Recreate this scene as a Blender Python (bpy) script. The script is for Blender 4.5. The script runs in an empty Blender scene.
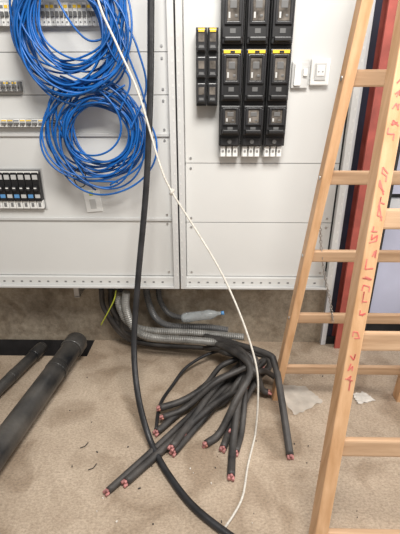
import bpy, bmesh, math, random
from mathutils import Vector, Matrix
random.seed(7)
sc = bpy.context.scene
try: sc.view_settings.view_transform = 'Standard'
except Exception: pass

# ---------------------------------------------------------------- camera
H=1.45; PITCH=math.radians(22.5); YAW=math.radians(1.0); FPX=385.0
cam=bpy.data.cameras.new('camera'); cam.sensor_fit='VERTICAL'; cam.sensor_height=36; cam.lens=36*FPX/534
cam.clip_start=0.02
co=bpy.data.objects.new('camera',cam); sc.collection.objects.link(co)
co.location=(0,0,H); co.rotation_euler=(math.pi/2-PITCH,0,YAW); sc.camera=co
R=co.rotation_euler.to_matrix()
def ray(px,py): return R@Vector(((px-200)/FPX,(267-py)/FPX,-1))
# survey helpers: intersection of a measured sight line with a REAL plane of the room
def onY(px,py,y): d=ray(px,py); return Vector((0,0,H))+d*(y/d.y)
def onZ(px,py,z=0.0): d=ray(px,py); return Vector((0,0,H))+d*((z-H)/d.z)

# ---------------------------------------------------------------- materials
def mat(name,col,rough=.5,metal=0,var=.06,scale=12,bump=0,bscale=60,trans=0,alpha=1,col2=None,coords='Object',stretch=None,spec=None):
    m=bpy.data.materials.new(name); m.use_nodes=True; nt=m.node_tree; N=nt.nodes; L=nt.links
    b=N['Principled BSDF']; b.inputs['Roughness'].default_value=rough; b.inputs['Metallic'].default_value=metal
    if trans: b.inputs['Transmission Weight'].default_value=trans
    if alpha<1: b.inputs['Alpha'].default_value=alpha
    if spec is not None: b.inputs['Specular IOR Level'].default_value=spec
    tc=N.new('ShaderNodeTexCoord'); mp=N.new('ShaderNodeMapping'); L.new(tc.outputs[coords],mp.inputs[0])
    if stretch: mp.inputs['Scale'].default_value=stretch
    n=N.new('ShaderNodeTexNoise'); n.inputs['Scale'].default_value=scale; n.inputs['Detail'].default_value=6
    L.new(mp.outputs[0],n.inputs['Vector'])
    cr=N.new('ShaderNodeValToRGB'); L.new(n.outputs['Fac'],cr.inputs[0])
    c=Vector(col); c2=Vector(col2) if col2 else c*(1+var); c1=c if col2 else c*(1-var)
    cr.color_ramp.elements[0].position=.3; cr.color_ramp.elements[1].position=.7
    cr.color_ramp.elements[0].color=(*c1,1); cr.color_ramp.elements[1].color=(*c2,1)
    L.new(cr.outputs[0],b.inputs['Base Color'])
    if bump:
        n2=N.new('ShaderNodeTexNoise'); n2.inputs['Scale'].default_value=bscale; n2.inputs['Detail'].default_value=4
        L.new(mp.outputs[0],n2.inputs['Vector'])
        bp=N.new('ShaderNodeBump'); bp.inputs['Strength'].default_value=bump; bp.inputs['Distance'].default_value=.01
        L.new(n2.outputs['Fac'],bp.inputs['Height']); L.new(bp.outputs[0],b.inputs['Normal'])
    return m
M={}
M['cab']=mat('cabinet_paint',(.62,.62,.605),.4,var=.02,scale=3)
M['cab2']=mat('cabinet_frame',(.55,.55,.54),.4,var=.03,scale=3)
M['gap']=mat('seam_dark',(.17,.17,.17),.7)
M['black']=mat('black_plastic',(.012,.012,.013),.4,var=.2)
M['blk2']=mat('dark_grey_plastic',(.025,.025,.027),.3,var=.2)
M['smoke']=mat('smoked_window',(.13,.115,.10),.12,var=.6,scale=30)
M['yellow']=mat('yellow_label',(.85,.55,.03),.5)
M['white']=mat('white_plastic',(.75,.75,.73),.35,var=.02)
M['lgrey']=mat('light_grey_plastic',(.5,.5,.49),.4)
M['mgrey']=mat('mid_grey_plastic',(.13,.13,.13),.35)
M['metal']=mat('zinc_metal',(.5,.5,.5),.35,metal=.8,var=.1)
M['blue']=mat('blue_insulation',(.003,.10,.37),.38,var=.3,scale=8)
M['cable']=mat('black_cable_sheath',(.018,.018,.020),.42,var=.5,scale=14,bump=.15)
M['dusty']=mat('dusty_black_sheath',(.015,.014,.014),.55,scale=10,col2=(.07,.063,.058),bump=.2)
M['pipe']=mat('dusty_black_pipe',(.012,.013,.015),.28,scale=6,col2=(.085,.078,.07),bump=.15)
M['copper']=mat('copper_core',(.45,.20,.15),.5,metal=.3,var=.4,scale=80)
M['redins']=mat('pink_red_core',(.45,.19,.18),.6,var=.5,scale=60)
M['rope']=mat('white_cord',(.64,.61,.55),.8,var=.2,scale=120)
M['conduit']=mat('grey_conduit',(.10,.10,.10),.4,var=.3,scale=9)
M['silver']=mat('silver_conduit',(.25,.245,.23),.35,metal=.2,var=.35,scale=12)
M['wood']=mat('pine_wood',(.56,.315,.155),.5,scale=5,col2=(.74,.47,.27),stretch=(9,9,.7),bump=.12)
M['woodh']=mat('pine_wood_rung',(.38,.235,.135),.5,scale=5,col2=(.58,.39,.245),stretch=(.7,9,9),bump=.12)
M['redmark']=mat('red_marker',(.62,.11,.10),.6,col2=(.70,.25,.2),scale=40)
M['redpost']=mat('red_oxide_paint',(.38,.085,.065),.5,var=.3,scale=8)
M['navy']=mat('navy_sheet',(.018,.02,.04),.5,var=.3)
M['dark']=mat('dark_parts_and_shade',(.02,.018,.018),.7,var=.4)
M['lav']=mat('lavender_panel',(.50,.52,.66),.5,var=.08,scale=4)
M['pale']=mat('pale_panel',(.60,.61,.63),.5,var=.05)
M['paper']=mat('milky_film',(.68,.63,.56),.3,var=.15,scale=20,alpha=.65)
M['paper2']=mat('milky_paper',(.68,.64,.58),.5,var=.1,scale=20)
M['bottle']=mat('clear_plastic',(.40,.43,.44),.15,var=.3,scale=25,alpha=.5)
M['green']=mat('yellow_green_wire',(.45,.50,.05),.5)
M['ltblue']=mat('blue_toggle',(.10,.28,.55),.4)
M['chain']=mat('chain_steel',(.40,.38,.36),.35,metal=.7)
M['debris']=mat('debris',(.05,.045,.04),.8)

def concrete(name,c1,c2,c3,fine,bumpd,streak=None,bs=.8,grit=None,stain=None):
    m=bpy.data.materials.new(name); m.use_nodes=True; nt=m.node_tree; N=nt.nodes; L=nt.links
    b=N['Principled BSDF']; b.inputs['Roughness'].default_value=.8; b.inputs['Specular IOR Level'].default_value=.3
    tc=N.new('ShaderNodeTexCoord')
    mp=N.new('ShaderNodeMapping'); L.new(tc.outputs['Object'],mp.inputs[0])
    if streak: mp.inputs['Scale'].default_value=streak
    big=N.new('ShaderNodeTexNoise'); big.inputs['Scale'].default_value=2.2; big.inputs['Detail'].default_value=7; big.inputs['Roughness'].default_value=.6; L.new(tc.outputs['Object'],big.inputs['Vector'])
    r1=N.new('ShaderNodeValToRGB'); L.new(big.outputs['Fac'],r1.inputs[0])
    r1.color_ramp.elements[0].position=.36; r1.color_ramp.elements[1].position=.64
    r1.color_ramp.elements[0].color=(*c1,1); r1.color_ramp.elements[1].color=(*c2,1)
    fn=N.new('ShaderNodeTexNoise'); fn.inputs['Scale'].default_value=fine; fn.inputs['Detail'].default_value=6; fn.inputs['Roughness'].default_value=.75; L.new(mp.outputs[0],fn.inputs['Vector'])
    r2=N.new('ShaderNodeValToRGB'); L.new(fn.outputs['Fac'],r2.inputs[0])
    r2.color_ramp.elements[0].position=.38; r2.color_ramp.elements[1].position=.60
    r2.color_ramp.elements[0].color=(*c3,1); r2.color_ramp.elements[1].color=(1.1,1.1,1.1,1)
    def mul(a,bb,f=1):
        mx=N.new('ShaderNodeMix'); mx.data_type='RGBA'; mx.blend_type='MULTIPLY'; mx.inputs[0].default_value=f
        L.new(a,mx.inputs[6]); L.new(bb,mx.inputs[7]); return mx.outputs[2]
    out=mul(r1.outputs[0],r2.outputs[0])
    if grit:
        vo=N.new('ShaderNodeTexVoronoi'); vo.inputs['Scale'].default_value=grit; L.new(mp.outputs[0],vo.inputs['Vector'])
        r3=N.new('ShaderNodeValToRGB'); L.new(vo.outputs['Distance'],r3.inputs[0])
        r3.color_ramp.elements[0].position=.08; r3.color_ramp.elements[1].position=.22
        r3.color_ramp.elements[0].color=(.62,.60,.58,1); r3.color_ramp.elements[1].color=(1,1,1,1)
        out=mul(out,r3.outputs[0],.5)
    if stain:
        sn=N.new('ShaderNodeTexNoise'); sn.inputs['Scale'].default_value=stain; sn.inputs['Detail'].default_value=8; sn.inputs['Distortion'].default_value=.8; L.new(tc.outputs['Object'],sn.inputs['Vector'])
        r4=N.new('ShaderNodeValToRGB'); L.new(sn.outputs['Fac'],r4.inputs[0])
        r4.color_ramp.elements[0].position=.36; r4.color_ramp.elements[1].position=.50
        r4.color_ramp.elements[0].color=(.74,.71,.68,1); r4.color_ramp.elements[1].color=(1,1,1,1)
        out=mul(out,r4.outputs[0])
    L.new(out,b.inputs['Base Color'])
    bp=N.new('ShaderNodeBump'); bp.inputs['Strength'].default_value=bs; bp.inputs['Distance'].default_value=bumpd
    L.new(fn.outputs['Fac'],bp.inputs['Height']); L.new(bp.outputs[0],b.inputs['Normal'])
    return m
M['floor']=concrete('rough_concrete_floor',(.39,.305,.225),(.53,.43,.33),(.74,.73,.72),110,.004,(.75,1.15,1),.8,55,4.5)
M['wall']=concrete('concrete_wall',(.25,.205,.155),(.45,.385,.30),(.75,.74,.72),25,.006,stain=7)

# ---------------------------------------------------------------- mesh builder
class MB:
    def __init__(s,name): s.name=name; s.bm=bmesh.new(); s.mats=[]
    def mi(s,k):
        if k not in s.mats: s.mats.append(k)
        return s.mats.index(k)
    def _v(s,verts,faces,k,smooth=False):
        i=s.mi(k); vs=[s.bm.verts.new(v) for v in verts]
        for f in faces:
            try:
                fc=s.bm.faces.new([vs[j] for j in f]); fc.material_index=i; fc.smooth=smooth
            except ValueError: pass
    def box(s,c,size,k,rot=None,bev=0):
        c=Vector(c); tmp=bmesh.new(); bmesh.ops.create_cube(tmp,size=1)
        for v in tmp.verts: v.co=Vector((v.co.x*size[0],v.co.y*size[1],v.co.z*size[2]))
        if bev: bmesh.ops.bevel(tmp,geom=tmp.edges[:],offset=bev,segments=2,affect='EDGES',profile=.6)
        tmp.verts.index_update()
        vs=[(c+((rot@v.co) if rot else v.co)) for v in tmp.verts]
        fs=[[v.index for v in f.verts] for f in tmp.faces]; tmp.free()
        s._v(vs,fs,k)
    def b2(s,x0,x1,y0,y1,z0,z1,k,bev=0): s.box(((x0+x1)/2,(y0+y1)/2,(z0+z1)/2),(abs(x1-x0),abs(y1-y0),abs(z1-z0)),k,bev=bev)
    def beam(s,p0,p1,w,d,k,side=Vector((1,0,0)),bev=.004):
        p0=Vector(p0);p1=Vector(p1); z=(p1-p0).normalized(); x=(side-z*side.dot(z)).normalized(); y=z.cross(x)
        rot=Matrix((x,y,z)).transposed(); s.box((p0+p1)/2,(w,d,(p1-p0).length),k,rot,bev)
        return rot
    def tube(s,pts,r,k,seg=10,closed=False,cap=True,rib=0,smooth=True):
        pts=[Vector(p) for p in pts]; n=len(pts); rings=[]; i=s.mi(k)
        T=[]
        for a in range(n):
            if closed: t=pts[(a+1)%n]-pts[a-1]
            else: t=pts[min(a+1,n-1)]-pts[max(a-1,0)]
            T.append(t.normalized() if t.length>1e-9 else Vector((0,0,1)))
        u=T[0].orthogonal().normalized()
        for a in range(n):
            u=(u-T[a]*u.dot(T[a])).normalized(); w=T[a].cross(u)
            rr=r(a/(n-1)) if callable(r) else r
            if rib and a%2: rr*=1-rib
            rings.append([s.bm.verts.new(pts[a]+(u*math.cos(q)+w*math.sin(q))*rr) for q in [2*math.pi*j/seg for j in range(seg)]])
        off=0
        m=n if closed else n-1
        for a in range(m):
            A=rings[a];B=rings[(a+1)%n]
            if closed and a==n-1:
                off=min(range(seg),key=lambda o:(A[0].co-B[o].co).length)
            for j in range(seg):
                f=s.bm.faces.new((A[j],A[(j+1)%seg],B[(j+1+off)%seg],B[(j+off)%seg])); f.material_index=i; f.smooth=smooth
        if cap and not closed:
            f=s.bm.faces.new(rings[0][::-1]); f.material_index=i
            f=s.bm.faces.new(rings[-1]); f.material_index=i
    def cyl(s,p0,p1,r,k,seg=16): s.tube([p0,p1],r,k,seg)
    def done(s,parent=None):
        bmesh.ops.recalc_face_normals(s.bm,faces=s.bm.faces[:])
        me=bpy.data.meshes.new(s.name); s.bm.to_mesh(me); s.bm.free()
        for k in s.mats: me.materials.append(M[k])
        o=bpy.data.objects.new(s.name,me); sc.collection.objects.link(o)
        if parent: o.parent=parent
        return o
def cr(pts,step=.02,zmin=None):
    P=[Vector(p) for p in pts]; P=[P[0]*2-P[1]]+P+[P[-1]*2-P[-2]]; out=[]
    for i in range(1,len(P)-2):
        a,b,c,d=P[i-1:i+3]; n=max(2,int((c-b).length/step))
        for j in range(n):
            t=j/n
            out.append(.5*((2*b)+(c-a)*t+(2*a-5*b+4*c-d)*t*t+(3*b-a-3*c+d)*t**3))
    out.append(P[-2].copy())
    if zmin is not None:
        for p in out: p.z=max(p.z,zmin)
    return out

# ---------------------------------------------------------------- room
WALL=2.20; FACE=1.95; PL=2.0
TX=onZ(90,350,0).x; TY=onZ(60,356,0).y
f=MB('floor')
f.b2(-4,4,-3,TY,-.1,0,'floor'); f.b2(TX,4,TY,5,-.1,0,'floor')
f.b2(-4,TX,TY-.04,TY,-.35,-.1,'floor'); f.b2(TX,TX+.04,TY-.04,WALL+.1,-.35,-.1,'floor'); f.b2(-4,TX,TY,WALL+.1,-.35,-.30,'floor')
f.done()
w=MB('wall_back'); w.b2(-4,TX,WALL,WALL+.2,-.3,-.002,'dark'); w.b2(-4,TX,WALL,WALL+.2,-.002,3.2,'wall'); w.b2(TX,.76,WALL,WALL+.2,0,3.2,'wall'); w.done()  # wall below floor level coloured dark: the trench's shade is painted in

# far facade seen through the opening on the right
o=MB('window_1')
o.b2(.76,.79,WALL-.03,WALL+.1,0,3.2,'pale')
o.b2(.79,.835,WALL+.0,WALL+.1,0,3.2,'navy')
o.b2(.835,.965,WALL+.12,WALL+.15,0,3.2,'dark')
o.b2(.955,.995,WALL,WALL+.15,.02,3.2,'navy')
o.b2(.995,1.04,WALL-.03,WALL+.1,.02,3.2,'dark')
o.b2(1.04,1.5,WALL+.08,WALL+.12,.12,.80,'lav')
o.b2(1.04,1.5,WALL+.08,WALL+.12,.83,.95,'pale')
o.b2(1.04,1.5,WALL+.08,WALL+.12,.98,3.2,'lav')
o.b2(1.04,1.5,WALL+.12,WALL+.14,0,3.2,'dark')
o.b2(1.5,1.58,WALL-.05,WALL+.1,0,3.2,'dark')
o.b2(1.58,4,WALL,WALL+.2,0,3.2,'wall')
o.b2(.76,4,WALL-.02,WALL,.0,.05,'dark'); o.b2(.97,4,WALL-.08,WALL-.02,.0,.03,'lav')
o.done()
p=MB('steel_column')
p.b2(.838,.952,WALL-.07,WALL-.055,.0,3.2,'redpost'); p.b2(.838,.952,WALL+.048,WALL+.06,.0,3.2,'redpost'); p.b2(.889,.901,WALL-.06,WALL+.05,.0,3.2,'redpost')
p.done()

# ---------------------------------------------------------------- cabinets
BOT=onY(180,289,FACE).z; TOP=2.45
def zf(py,y=PL): return onY(200,py,y).z
def cabinet(x0,x1,lines,name):
    c=MB(name); t=.03
    c.b2(x0,x1,PL+.01,WALL-.002,BOT,TOP,'cab')                     # body
    c.b2(x0,x0+t,FACE,PL+.01,BOT,TOP,'cab2',.002); c.b2(x1-t,x1,FACE,PL+.01,BOT,TOP,'cab2',.002)
    c.b2(x0+t,x1-t,FACE,PL+.01,TOP-.05,TOP,'cab2')
    c.b2(x0+t,x1-t,FACE,PL+.01,BOT,BOT+.012,'cab2',.002)           # bottom lip
    c.b2(x0+t,x1-t,FACE+.022,PL+.01,BOT+.012,BOT+.06,'cab',.002)
    # perforation holes on frame
    n=int((x1-x0)/.05)
    for i in range(n):
        x=x0+.05+i*.05
        if x<x1-.05: c.b2(x-.006,x+.006,FACE+.0205,FACE+.024,BOT+.028,BOT+.036,'gap')
    z=BOT+.08
    while z<TOP-.08:
        for xx in (x0+.006,x1-.014): c.b2(xx,xx+.008,FACE-.0008,FACE+.002,z,z+.012,'cab')
        z+=.05
    # inner cover plates
    zs=[BOT+.062]+sorted(zf(l) for l in lines)+[TOP-.05]
    for a,b in zip(zs[:-1],zs[1:]):
        c.b2(x0+t+.004,x1-t-.004,PL-.008,PL+.01,a+.0015,b-.0015,'cab',.0015)
        for xx in (x0+t+.03,x1-t-.03):
            for zz in (a+.025,b-.025):
                c.cyl((xx,PL-.012,zz),(xx,PL-.008,zz),.006,'metal',10)
        c.b2(x0+t,x1-t,PL-.001,PL+.0105,b-.003,b+.003,'gap')
    return c
XS=onY(180,280,FACE).x
XR=onY(331,290,FACE).x
c=cabinet(XS+.004,XR,[163,222,-60],'electrical_cabinet'); 
c.b2(XR-.03,XR-.02,FACE+.03,PL,BOT+.06,TOP,'gap')
c.done()
XL=XS-1.35
c=cabinet(XL,XS-.004,[219,135,95,52,-20],'electrical_cabinet')
for py in (219,135):
    z=zf(py); c.b2(XL+.04,XS-.04,PL-.018,PL-.008,z-.006,z+.006,'cab2')
# support leg under the cabinet standing on the wall ledge
q=onY(77,292,2.05)
c.b2(q.x-.015,q.x+.015,2.04,2.07,BOT-.10,BOT,'metal'); c.b2(q.x-.015,q.x+.015,2.04,WALL-.002,BOT-.105,BOT-.095,'metal')
c.done()

# ---------------------------------------------------------------- fuse switch strips
def fuse_strip(x0,x1,name,zb,zt):
    m=MB(name); w=x1-x0; xc=(x0+x1)/2; yb=PL-.0082; yf=yb-.07
    m.b2(x0+.003,x1-.003,yf,yb,zb+.055,zt,'black',.004)
    m.b2(x0+.008,x1-.008,yf+.03,yb,zb,zb+.055,'lgrey',.003)
    for j in (-1,0,1):
        xx=xc+j*w*.28
        m.b2(xx-.011,xx+.011,yf+.010,yf+.03,zb+.004,zb+.052,'white',.002)
        m.cyl((xx,yf+.007,zb+.03),(xx,yf+.011,zb+.03),.006,'metal',10)
    m.b2(x0+.012,x1-.012,yf-.010,yf,zb+.058,zb+.092,'blk2',.003)
    m.cyl((xc,yf-.014,zb+.075),(xc,yf-.010,zb+.075),.010,'mgrey',12)
    z=zb+.10
    hts=[.145,.225,.225,.16]
    for i,h in enumerate(hts):
        if z+h>zt: h=zt-z-.004
        if h<.05: break
        m.b2(x0+.007,x1-.007,yf-.030,yf,z+.004,z+h-.012,'black',.007)       # cover
        for sx in (-1,1): m.b2(xc+sx*.030-.005,xc+sx*.030+.005,yf-.040,yf-.03,z+h*.34,z+h*.84,'blk2',.002)
        m.b2(xc-.030,xc+.030,yf-.040,yf-.03,z+h*.80,z+h*.85,'blk2',.002)
        m.b2(xc-.030,xc+.030,yf-.040,yf-.03,z+h*.34,z+h*.39,'blk2',.002)
        m.b2(xc-.024,xc+.024,yf-.034,yf-.03,z+h*.40,z+h*.79,'smoke',.001)
        m.b2(xc-.014,xc+.014,yf-.036,yf-.034,z+h*.60,z+h*.72,'mgrey',.001)
        m.b2(xc-.020,xc-.012,yf-.036,yf-.034,z+h*.44,z+h*.54,'lgrey',.001)
        m.b2(xc+.006,xc+.018,yf-.036,yf-.034,z+h*.46,z+h*.50,'mgrey',.001)
        m.b2(xc-.036,xc+.036,yf-.055,yf-.030,z+.012,z+.030,'black',.005)      # grip
        m.b2(xc-.012,xc+.012,yf-.032,yf-.030,z+h*.20,z+h*.28,'mgrey')
        for sx in (-1,1): m.b2(xc+sx*.040-.003,xc+sx*.040+.003,yf-.036,yf-.03,z+.03,z+h-.03,'blk2',.001)
        if i==1:
            m.b2(x0+.016,x1-.016,yf-.034,yf-.029,z+h-.030,z+h-.017,'yellow',.001)
            m.b2(xc-.008,xc+.012,yf-.0345,yf-.033,z+h-.029,z+h-.020,'black')
        z+=h
    m.done()
yfr=PL-.078
x0=onY(219,108,yfr-.03).x; x3=onY(289,108,yfr-.03).x; w3=(x3-x0)/3
zb=onY(240,157,yfr+.03).z
for i in range(3): fuse_strip(x0+i*w3,x0+(i+1)*w3,'fuse_switch_disconnector',zb,2.1)
# small fuse carriers
xa=onY(196,108,yfr).x; xb=onY(217.5,108,yfr).x
zt=onY(206,27,yfr).z; z0=onY(206,106,yfr).z
for i in range(2):
    m=MB('fuse_holder'); a=xa+(xb-xa)/2*i; bx=xa+(xb-xa)/2*(i+1); xc=(a+bx)/2
    m.b2(a+.001,bx-.001,yfr,PL-.0082,z0,zt,'black',.003)
    hh=(zt-z0)/3
    for j in range(3):
        zz=z0+j*hh
        m.b2(a+.006,bx-.006,yfr-.018,yfr,zz+.01,zz+hh-.01,'blk2',.004)
        m.b2(a+.012,bx-.012,yfr-.020,yfr-.017,zz+hh*.45,zz+hh*.75,'smoke')
        m.b2(a+.010,bx-.010,yfr-.026,yfr-.018,zz+.014,zz+.026,'black',.002)
        m.b2(a+.014,bx-.014,yfr-.0195,yfr-.0175,zz+hh*.25,zz+hh*.33,'mgrey')
    m.b2(a+.010,bx-.010,yfr-.003,yfr,zt-.013,zt-.003,'yellow'); m.b2(a+.012,bx-.012,yfr-.0205,yfr-.018,z0+hh*2.80,z0+hh*2.87,'yellow'); m.done()

# socket with open hinged flap (one device)
s=MB('wall_socket'); q=onY(320,72,PL-.03)
s.box((q.x,PL-.022,q.z),(.085,.027,.11),'white',bev=.006)
s.box((q.x,PL-.037,q.z),(.05,.006,.07),'lgrey',bev=.002); s.box((q.x,PL-.040,q.z+.005),(.036,.006,.045),'white',bev=.002)
for dx in(-.009,.009): s.cyl((q.x+dx,PL-.044,q.z),(q.x+dx,PL-.042,q.z),.003,'gap',8)
q=onY(300,75,PL-.03)
s.box((q.x,PL-.018,q.z),(.075,.0195,.11),'cab2',bev=.004); s.box((q.x-.012,PL-.034,q.z),(.03,.012,.09),'white',bev=.003); s.box((q.x+.022,PL-.034,q.z+.01),(.018,.012,.03),'white',bev=.002)
s.done()

# ---------------------------------------------------------------- circuit breakers in left cabinet
zt=onY(20,170,PL-.03).z; z0=onY(20,209,PL-.03).z; xr=onY(42,190,PL-.03).x
m=MB('circuit_breaker_row')
m.b2(xr-.42,xr+.006,PL-.012,PL-.0082,z0-.006,zt+.006,'lgrey')
m.b2(xr-.416,xr,PL-.014,PL-.011,z0,zt,'gap')
wd=.036
for i in range(11):
    x1=xr-.004-i*wd; a=x1-wd+.003
    m.b2(a,x1,PL-.045,PL-.012,z0+.045,zt-.010,'black',.002)
    m.b2(a,x1,PL-.036,PL-.012,z0+.004,z0+.05,'white',.002)
    m.b2(a+.004,x1-.004,PL-.048,PL-.045,zt-.045,zt-.022,'lgrey')
    m.b2(a+.008,x1-.008,PL-.062,PL-.044,z0+.10,z0+.125,'blk2',.002)
    m.b2(a+.010,x1-.010,PL-.064,PL-.061,z0+.112,z0+.118,'white')
    m.b2(a+.004,x1-.004,PL-.0475,PL-.0445,z0+.062,z0+.080,'ltblue' if i%2 else 'lgrey')
    m.b2(a+.010,x1-.010,PL-.038,PL-.035,z0+.014,z0+.034,'gap')
m.b2(xr-.41,xr,PL-.0445,PL-.0425,zt-.014,zt-.004,'white')
m.done()
# upper terminal rows
def trow(px0,px1,py0,py1,name,kinds,wd):
    m=MB(name); a=onY(px0,py0,PL-.02); b=onY(px1,py1,PL-.02)
    xe=b.x; m.b2(a.x-.2,xe,PL-.012,PL-.0082,b.z,a.z,'lgrey'); x=xe-.005; i=0; hh=a.z-b.z
    while x>a.x-.18:
        k=kinds[i%len(kinds)]
        m.b2(x-wd+.0015,x,PL-.04,PL-.012,b.z+hh*.12,a.z-hh*.12,k,.0015)
        m.b2(x-wd+.004,x-.003,PL-.05,PL-.04,b.z+hh*.42,b.z+hh*.58,'mgrey')
        m.b2(x-wd+.003,x-.003,PL-.042,PL-.039,a.z-hh*.3,a.z-hh*.2,'yellow' if i%3 else 'gap')
        m.cyl((x-wd/2,PL-.042,b.z+hh*.24),(x-wd/2,PL-.039,b.z+hh*.24),.0035,'gap',8)
        x-=wd;i+=1
    m.done()
trow(0,104,0,30,'modular_device_row',['white','white','lgrey','white'],.02)
trow(0,24,80,93,'terminal_block_row',['gap','lgrey'],.013)
trow(0,60,118,128,'label_strip',['white','lgrey','white'],.03)
# tag
m=MB('cable_tag'); q=onY(93,201,PL-.012)
rt=Matrix.Rotation(math.radians(-5),3,'Y')
m.box((q.x,PL-.0115,q.z),(.085,.006,.115),'white',rt,.002); m.box((q.x,PL-.0155,q.z-.015),(.032,.002,.05),'lgrey',rt)
m.box((q.x-.005,PL-.016,q.z+.04),(.02,.003,.02),'green',rt)
m.done()

# ---------------------------------------------------------------- blue coils
def coil(name,cx,cy,rx,ry,n,yd,seed,extra=None,kmin=.68):
    rnd=random.Random(seed); m=MB(name); c=onY(cx,cy,yd); s=1/ (FPX/ (yd*.924+(H-c.z)*.383))
    for i in range(n):
        k=rnd.uniform(kmin,1.0); ax=rx*s*k*rnd.uniform(.90,1.08); az=ry*s*k*rnd.uniform(.90,1.08)
        ox=rnd.uniform(-.15,.15)*rx*s; oz=rnd.uniform(-.22,.12)*ry*s+(1-k)*ry*s*.5
        tl=rnd.uniform(-.6,.6); p1=rnd.uniform(0,6.28); p2=rnd.uniform(0,6.28); am=rnd.uniform(.02,.08)
        tx=rnd.uniform(-.15,.15); tz=rnd.uniform(-.15,.15)
        yo=rnd.uniform(-.035,.02); pts=[]
        for j in range(72):
            t=2*math.pi*j/72; q=1+am*math.sin(2*t+p1)+am*.7*math.sin(3*t+p2)
            x=ax*math.cos(t)*q; z=az*math.sin(t)*q
            X=x*math.cos(tl)-z*math.sin(tl); Z=x*math.sin(tl)+z*math.cos(tl)
            pts.append((c.x+ox+X, min(yd+yo+tx*X+tz*Z+.006*math.sin(3*t+p1),PL-.05), c.z+oz+Z))
        m.tube(pts,.0046,'blue',7,closed=True)
    if extra: extra(m)
    return m.done()
def ex1(m):
    for pts in ([(118,-50),(122,20),(112,60),(95,90),(80,84),(60,76)],[(105,-50),(112,10),(128,55),(143,95),(149,130),(140,165),(110,185)],
                [(40,-50),(30,0),(22,40),(40,85),(75,96),(110,80)],[(88,-50),(96,0),(110,50),(130,80),(120,110)],[(24,-50),(14,10),(27,60),(60,84)],
                [(12,-40),(11,15),(30,55),(75,70),(105,50),(120,10),(112,-40)],[(60,-50),(40,0),(45,40),(80,60),(118,45),(128,-50)],
                [(14,-50),(16,25),(24,60),(50,95),(90,105),(125,85)],[(112,-50),(118,0),(138,50),(146,90),(130,130)],
                [(30,-50),(20,20),(38,70),(80,88),(118,70),(126,20),(120,-50)],[(50,-50),(58,0),(88,40),(120,30)]):
        m.tube(cr([onY(a,b,1.86+random.uniform(-.02,.02)) for a,b in pts],.015),.0046,'blue',7)
coil('blue_cable_coil',71,33,58,60,22,1.87,3,ex1,.58)
def ex2(m):
    for pts in ([(60,120),(75,160),(90,185),(96,190)],[(70,84),(50,100),(49,140),(66,172),(92,187)],[(54,85),(48,118),(54,150),(80,178),(118,182)]):
        m.tube(cr([onY(a,b,1.88) for a,b in pts],.015),.0046,'blue',7)
    q=onY(80,178,1.885); m.tube([q+Vector((.03*math.cos(t),0,.045*math.sin(t))) for t in [i*.42 for i in range(15)]],.003,'black',6)
coil('blue_cable_coil',98,137,48,50,20,1.90,11,ex2,.60)

# ---------------------------------------------------------------- hanging black cable, cord
m=MB('black_power_cable')
P=[onY(151,-60,1.80),onY(151,0,1.80),onY(150,100,1.80),onY(146,190,1.76),onY(138,280,1.68),onY(134,345,1.58),onY(138,395,1.44),onY(149,437,1.33)]
P+=[onZ(a,b,.016) for a,b in((166,471),(190,503),(222,530),(262,556),(310,575))]
m.tube(cr(P,.015,.016),.0145,'cable',14); m.done()
m=MB('white_rope')
P=[onY(88,-60,1.76),onY(98,0,1.76),onY(117,45,1.76),onY(139,95,1.75),onY(160,165,1.73),onY(172,192,1.72),onY(196,230,1.69),onY(222,274,1.62),onY(243,322,1.54),onY(256,365,1.47),onY(258,397,1.435)]
P+=[onZ(a,b,.007) for a,b in((255,436),(248,465),(243,495),(234,514),(222,532),(212,550))]
m.tube(cr(P,.012,.006),.0046,'rope',8)
q=onY(172,192,1.72); m.tube([q+Vector((.006,0,.012)),q+Vector((-.006,0,-.012))],.008,'rope',8)
m.done()

# ---------------------------------------------------------------- corrugated conduits from the wall
m=MB('corrugated_conduit')
def ctube(P,r,k): m.tube(cr(P,.006),r,k,12,rib=.16,smooth=False)
ctube([onY(146,284,2.12),onY(148,300,2.12),onY(156,318,2.12),onY(172,326,2.11),onY(205,327,2.09),onY(228,330,2.06)],.022,'conduit')
ctube([onY(158,284,2.15),onY(160,300,2.15),onY(170,314,2.15),onY(190,319,2.15)],.018,'conduit')
ctube([onY(126,292,2.0),onY(126,308,2.0),onY(134,328,1.98),onY(150,337,1.96),onY(190,340,1.94),onY(236,344,1.91)],.024,'silver')
ctube([onY(120,294,2.04),onY(119,305,2.04),onY(128,322,2.04),onY(148,330,2.03),onY(200,333,2.01),onY(244,337,1.98)],.022,'silver')
m.done()

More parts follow.
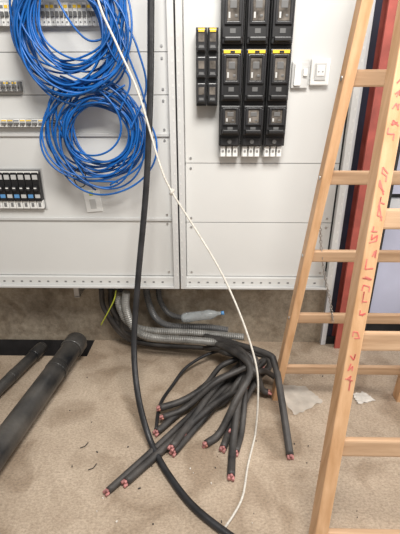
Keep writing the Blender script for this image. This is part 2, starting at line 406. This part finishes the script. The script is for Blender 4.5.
# ---------------------------------------------------------------- bundle of cut cables
ends=[(108,491,0),(126,482,0),(160,408,1),(163,417,1),(157,432,0),(174,452,0),(199,390,1),(206,444,0),(223,448,0),(232,430,1),(231,476,0),(290,455,0),(250,386,1),(172,447,1),(214,406,1),(276,378,1),(262,366,1),(184,432,1),(236,452,0),(268,392,1)]
m=MB('cut_cable_bundle')
for i,(ex,ey,up) in enumerate(ends):
    r=.0175 if i%3 else .0150
    rnd=random.Random(i*5+1)
    E=onZ(ex,ey,r+up*.03)
    px=262+rnd.uniform(-24,14); lay=.03+.055*(i%4)
    Rt=onZ(px,364+rnd.uniform(-8,7),lay+.03)
    src=[onY(101+(i%6)*5,288,2.09+.015*(i%5)),onY(106+(i%6)*4,312,2.09+.012*(i%5))]
    a=onY(134+rnd.uniform(-5,5),341-6*(i%3),2.10-.03*(i%2)); b=onY(205,348-6*(i%3),2.03-.04*(i%2))
    a.z=max(a.z,.02); b.z=max(b.z,.02)
    c1=onZ(px-12,352+rnd.uniform(-3,3),lay+.05)
    tv=(E-Rt); side=Vector((-tv.y,tv.x,0)).normalized()*rnd.uniform(-.03,.03)
    mid=Rt.lerp(E,.40)+side; mid.z=.03+lay*.6+(.02 if up else 0)
    m2=Rt.lerp(E,.75)+side*.8; m2.z=r+.012+(.03 if up else 0)
    path=([src[0],src[1],a,b] if i%2==0 else [b+Vector((.02,.02,0))])+[c1,Rt,mid,m2,E]
    if ex>270 or ey<380: path=[b,c1,Rt,Rt.lerp(E,.5)+Vector((0,0,.02)),E]
    pts=cr(path,.018,r+.001)
    for p_ in pts: p_.y=min(p_.y,WALL-r-.003)
    m.tube(pts,r,'dusty',12)
    d=(pts[-1]-pts[-3]).normalized(); u=d.orthogonal().normalized(); v=d.cross(u)
    for j in range(4):
        off=(u*math.cos(j*1.571+.5)+v*math.sin(j*1.571+.5))*r*.5
        m.cyl(E+off-d*.004,E+off+d*(.010+.008*(j%2)),r*.40,'redins' if j%4 else 'copper',8)
m.tube(cr([onZ(246,352,.09),onZ(215,352,.08),onZ(188,366,.05),onZ(172,386,.015),onZ(160,405,.015),onZ(156,430,.015)],.018,.01),.009,'cable',10)
m.done()
m=MB('earth_wire'); m.tube(cr([onY(116,290,2.0),onY(114,300,2.0),onY(107,314,2.02),onY(101,325,2.05)],.01),.004,'green',6); m.done()
m=MB('plastic_bottle')
A=onY(182,318,2.06); B=onY(222,313,2.04); d=B-A
m.tube([A+d*t for t in (0,.05,.15,.5,.7,.82,.9,1)],lambda t:[.024,.030,.032,.029,.032,.022,.012,.011][min(7,int(round(t*7)))],'bottle',16)
m.cyl(B-d*.02,B+d*.05,.012,'ltblue',12); m.done()

# ---------------------------------------------------------------- pipes at left
def pipe(name,A,B,r,collar=True):
    m=MB(name); A=Vector(A);B=Vector(B); d=(B-A).normalized()
    m.tube([A.lerp(B,t/12) for t in range(13)],r,'pipe',24,cap=False)
    m.tube([A.lerp(B,t/12) for t in range(13)],r*.88,'dark',24,cap=False)
    if collar:
        m.tube([B-d*.10,B-d*.095,B-d*.02,B-d*.015],lambda t:r*(1.10 if t<.05 or t>.95 else 1.17),'pipe',24)
        m.tube([B-d*.3,B-d*.295,B-d*.27,B-d*.265],lambda t:r*1.05,'pipe',24)
    m.cyl(B-d*.01,B-d*.004,r*.9,'dark',20)
    m.done()
B=onZ(78,340,.105); A=onZ(-60,530,.066); pipe('drain_pipe',A,B,.058)
B=onZ(43,346,.065); A=onZ(-70,456,.036); pipe('drain_pipe',A,B,.031)
# ---------------------------------------------------------------- step ladder
m=MB('step_ladder')
rb0=onZ(275,397,0); rb1=onY(365,0,1.40)
fb0=onZ(313,562,0); fb1=onY(404,40,1.15)
def ext(a,b,z): return a+(b-a)*((z-a.z)/(b.z-a.z))
TOPZ=2.35
rt=ext(rb0,rb1,TOPZ); ft=ext(fb0,fb1,TOPZ)
Wb=.66
def mirror(pt,xc): return Vector((2*xc-pt.x,pt.y,pt.z))
xc=rb0.x+Wb/2
m.beam(rb0,rt,.036,.055,'wood'); m.beam(mirror(rb0,xc),mirror(rt,xc),.036,.055,'wood')
m.beam(fb0,ft,.042,.060,'wood'); m.beam(mirror(fb0,xc),mirror(ft,xc),.042,.060,'wood')
def rung(a,b,z,h,d,k='woodh'):
    p=ext(a,b,z); q=mirror(p,xc); ax=(b-a).normalized()
    rot=Matrix((Vector((1,0,0)),ax.cross(Vector((1,0,0))).normalized(),ax)).transposed()
    m.box((p+q)/2,(q.x-p.x+.03,d,h),k,rot,.006)
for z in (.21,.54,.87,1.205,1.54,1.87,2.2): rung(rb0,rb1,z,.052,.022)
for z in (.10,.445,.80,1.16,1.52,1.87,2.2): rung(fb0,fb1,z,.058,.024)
m.beam((rt+Vector((-.03,0,0))),(ft+Vector((-.03,0,0))),.006,.04,'metal'); 
m.beam((mirror(rt,xc)+Vector((.03,0,0))),(mirror(ft,xc)+Vector((.03,0,0))),.006,.04,'metal')
for z in (.21,.54,.87,1.205,1.54):
    p=ext(rb0,rb1,z); m.cyl(p+Vector((-.021,0,0)),p+Vector((-.017,0,0)),.008,'metal',10)
# faded red handwriting on front rail's face
ax=(ft-fb0).normalized()
X=(Vector((1,0,0))-ax*ax.x).normalized()
nrm=ax.cross(X).normalized()
if nrm.y>0: nrm=-nrm
rnd=random.Random(14)
for i in range(34):
    z=.66+i*.034
    if rnd.random()<.10 : continue
    base=ext(fb0,fb1,z)+nrm*.0304
    a=base+ax*rnd.uniform(-.012,.0)+X*rnd.choice((-.012,.012,.004))
    for s_ in range(rnd.choice((3,4))):
        b=base+ax*rnd.uniform(-.013,.013)+X*rnd.uniform(-.014,.014)
        if (b-a).length<.012: b=a+ax*.015
        dd=(b-a).normalized()
        m.beam(a,b,.0034,.0012,'redmark',side=X if abs(dd.dot(X))<.8 else ax,bev=0)
        a=b
# restraint chain linking both sections
pc=cr([onY(319,192,1.50),onY(320,225,1.52),onY(323,265,1.53),onY(330,300,1.54),onY(333,322,1.56)],.014)
for i in range(0,len(pc)-1):
    a,b=pc[i],pc[i+1]; c_=(a+b)/2; t=(b-a).normalized(); u=(Vector((1,0,0)) if i%2 else Vector((0,1,0))); u=(u-t*u.dot(t)).normalized()
    m.tube([c_+t*.0095*math.cos(q*.785)+u*.005*math.sin(q*.785) for q in range(8)],.0018,'chain',5,closed=True)
m.done()

# ---------------------------------------------------------------- litter on floor
def sheet(name,corners,k,amp,seed):
    rnd=random.Random(seed); bm=bmesh.new(); n=10; C=[onZ(a,b,.004) for a,b in corners]; g=[]
    for i in range(n+1):
        row=[]
        for j in range(n+1):
            u,v=i/n,j/n; p=(C[0]*(1-u)+C[1]*u)*(1-v)+(C[3]*(1-u)+C[2]*u)*v
            p.z+=amp*(rnd.random()**2)+ (0 if 0<i<n and 0<j<n else amp*.4*rnd.random()); p.x+=rnd.uniform(-.004,.004); p.y+=rnd.uniform(-.004,.004); row.append(bm.verts.new(p))
        g.append(row)
    for i in range(n):
        for j in range(n): bm.faces.new((g[i][j],g[i+1][j],g[i+1][j+1],g[i][j+1])).smooth=True
    me=bpy.data.meshes.new(name); bm.to_mesh(me); bm.free(); me.materials.append(M[k])
    o=bpy.data.objects.new(name,me); sc.collection.objects.link(o)
sheet('plastic_film',[(274,384),(306,388),(323,402),(294,417)],'paper',.012,2)
sheet('paper_scrap',[(352,394),(364,392),(376,401),(358,404)],'paper2',.006,5)
m=MB('floor_debris'); rnd=random.Random(9)
for i in range(45):
    p_=onZ(rnd.uniform(60,395),rnd.uniform(372,530),.003); q=rnd.uniform(.002,.005)
    m.box(p_,(q*rnd.uniform(1,2.5),q,.006),rnd.choice(['debris','paper2','wall','debris']),Matrix.Rotation(rnd.uniform(0,3),3,'Z'),.001)
for a,b in((80,448),(88,470)):
    p_=onZ(a,b,.004); m.tube([p_,p_+Vector((.02,.01,0)),p_+Vector((.03,.03,.004))],.002,'debris',6)
m.done()

# ---------------------------------------------------------------- light
wd=bpy.data.worlds.new('world'); sc.world=wd; wd.use_nodes=True
bg=wd.node_tree.nodes['Background']; bg.inputs[0].default_value=(1,.985,.965,1); bg.inputs[1].default_value=.33
def area(name,loc,tgt,size,e,col):
    l=bpy.data.lights.new(name,'AREA'); l.shape='RECTANGLE'; l.size=size[0]; l.size_y=size[1]; l.energy=e; l.color=col
    o=bpy.data.objects.new(name,l); sc.collection.objects.link(o); o.location=loc
    o.rotation_euler=(Vector(tgt)-Vector(loc)).to_track_quat('-Z','Y').to_euler()
area('ceiling_lamp',(.2,.15,3.1),(0,1.5,.4),(1.0,.8),106,(1,.965,.915))
area('daylight_window',(3.2,.6,1.9),(0,1.6,.3),(1.3,1.6),72,(1,.98,.95))
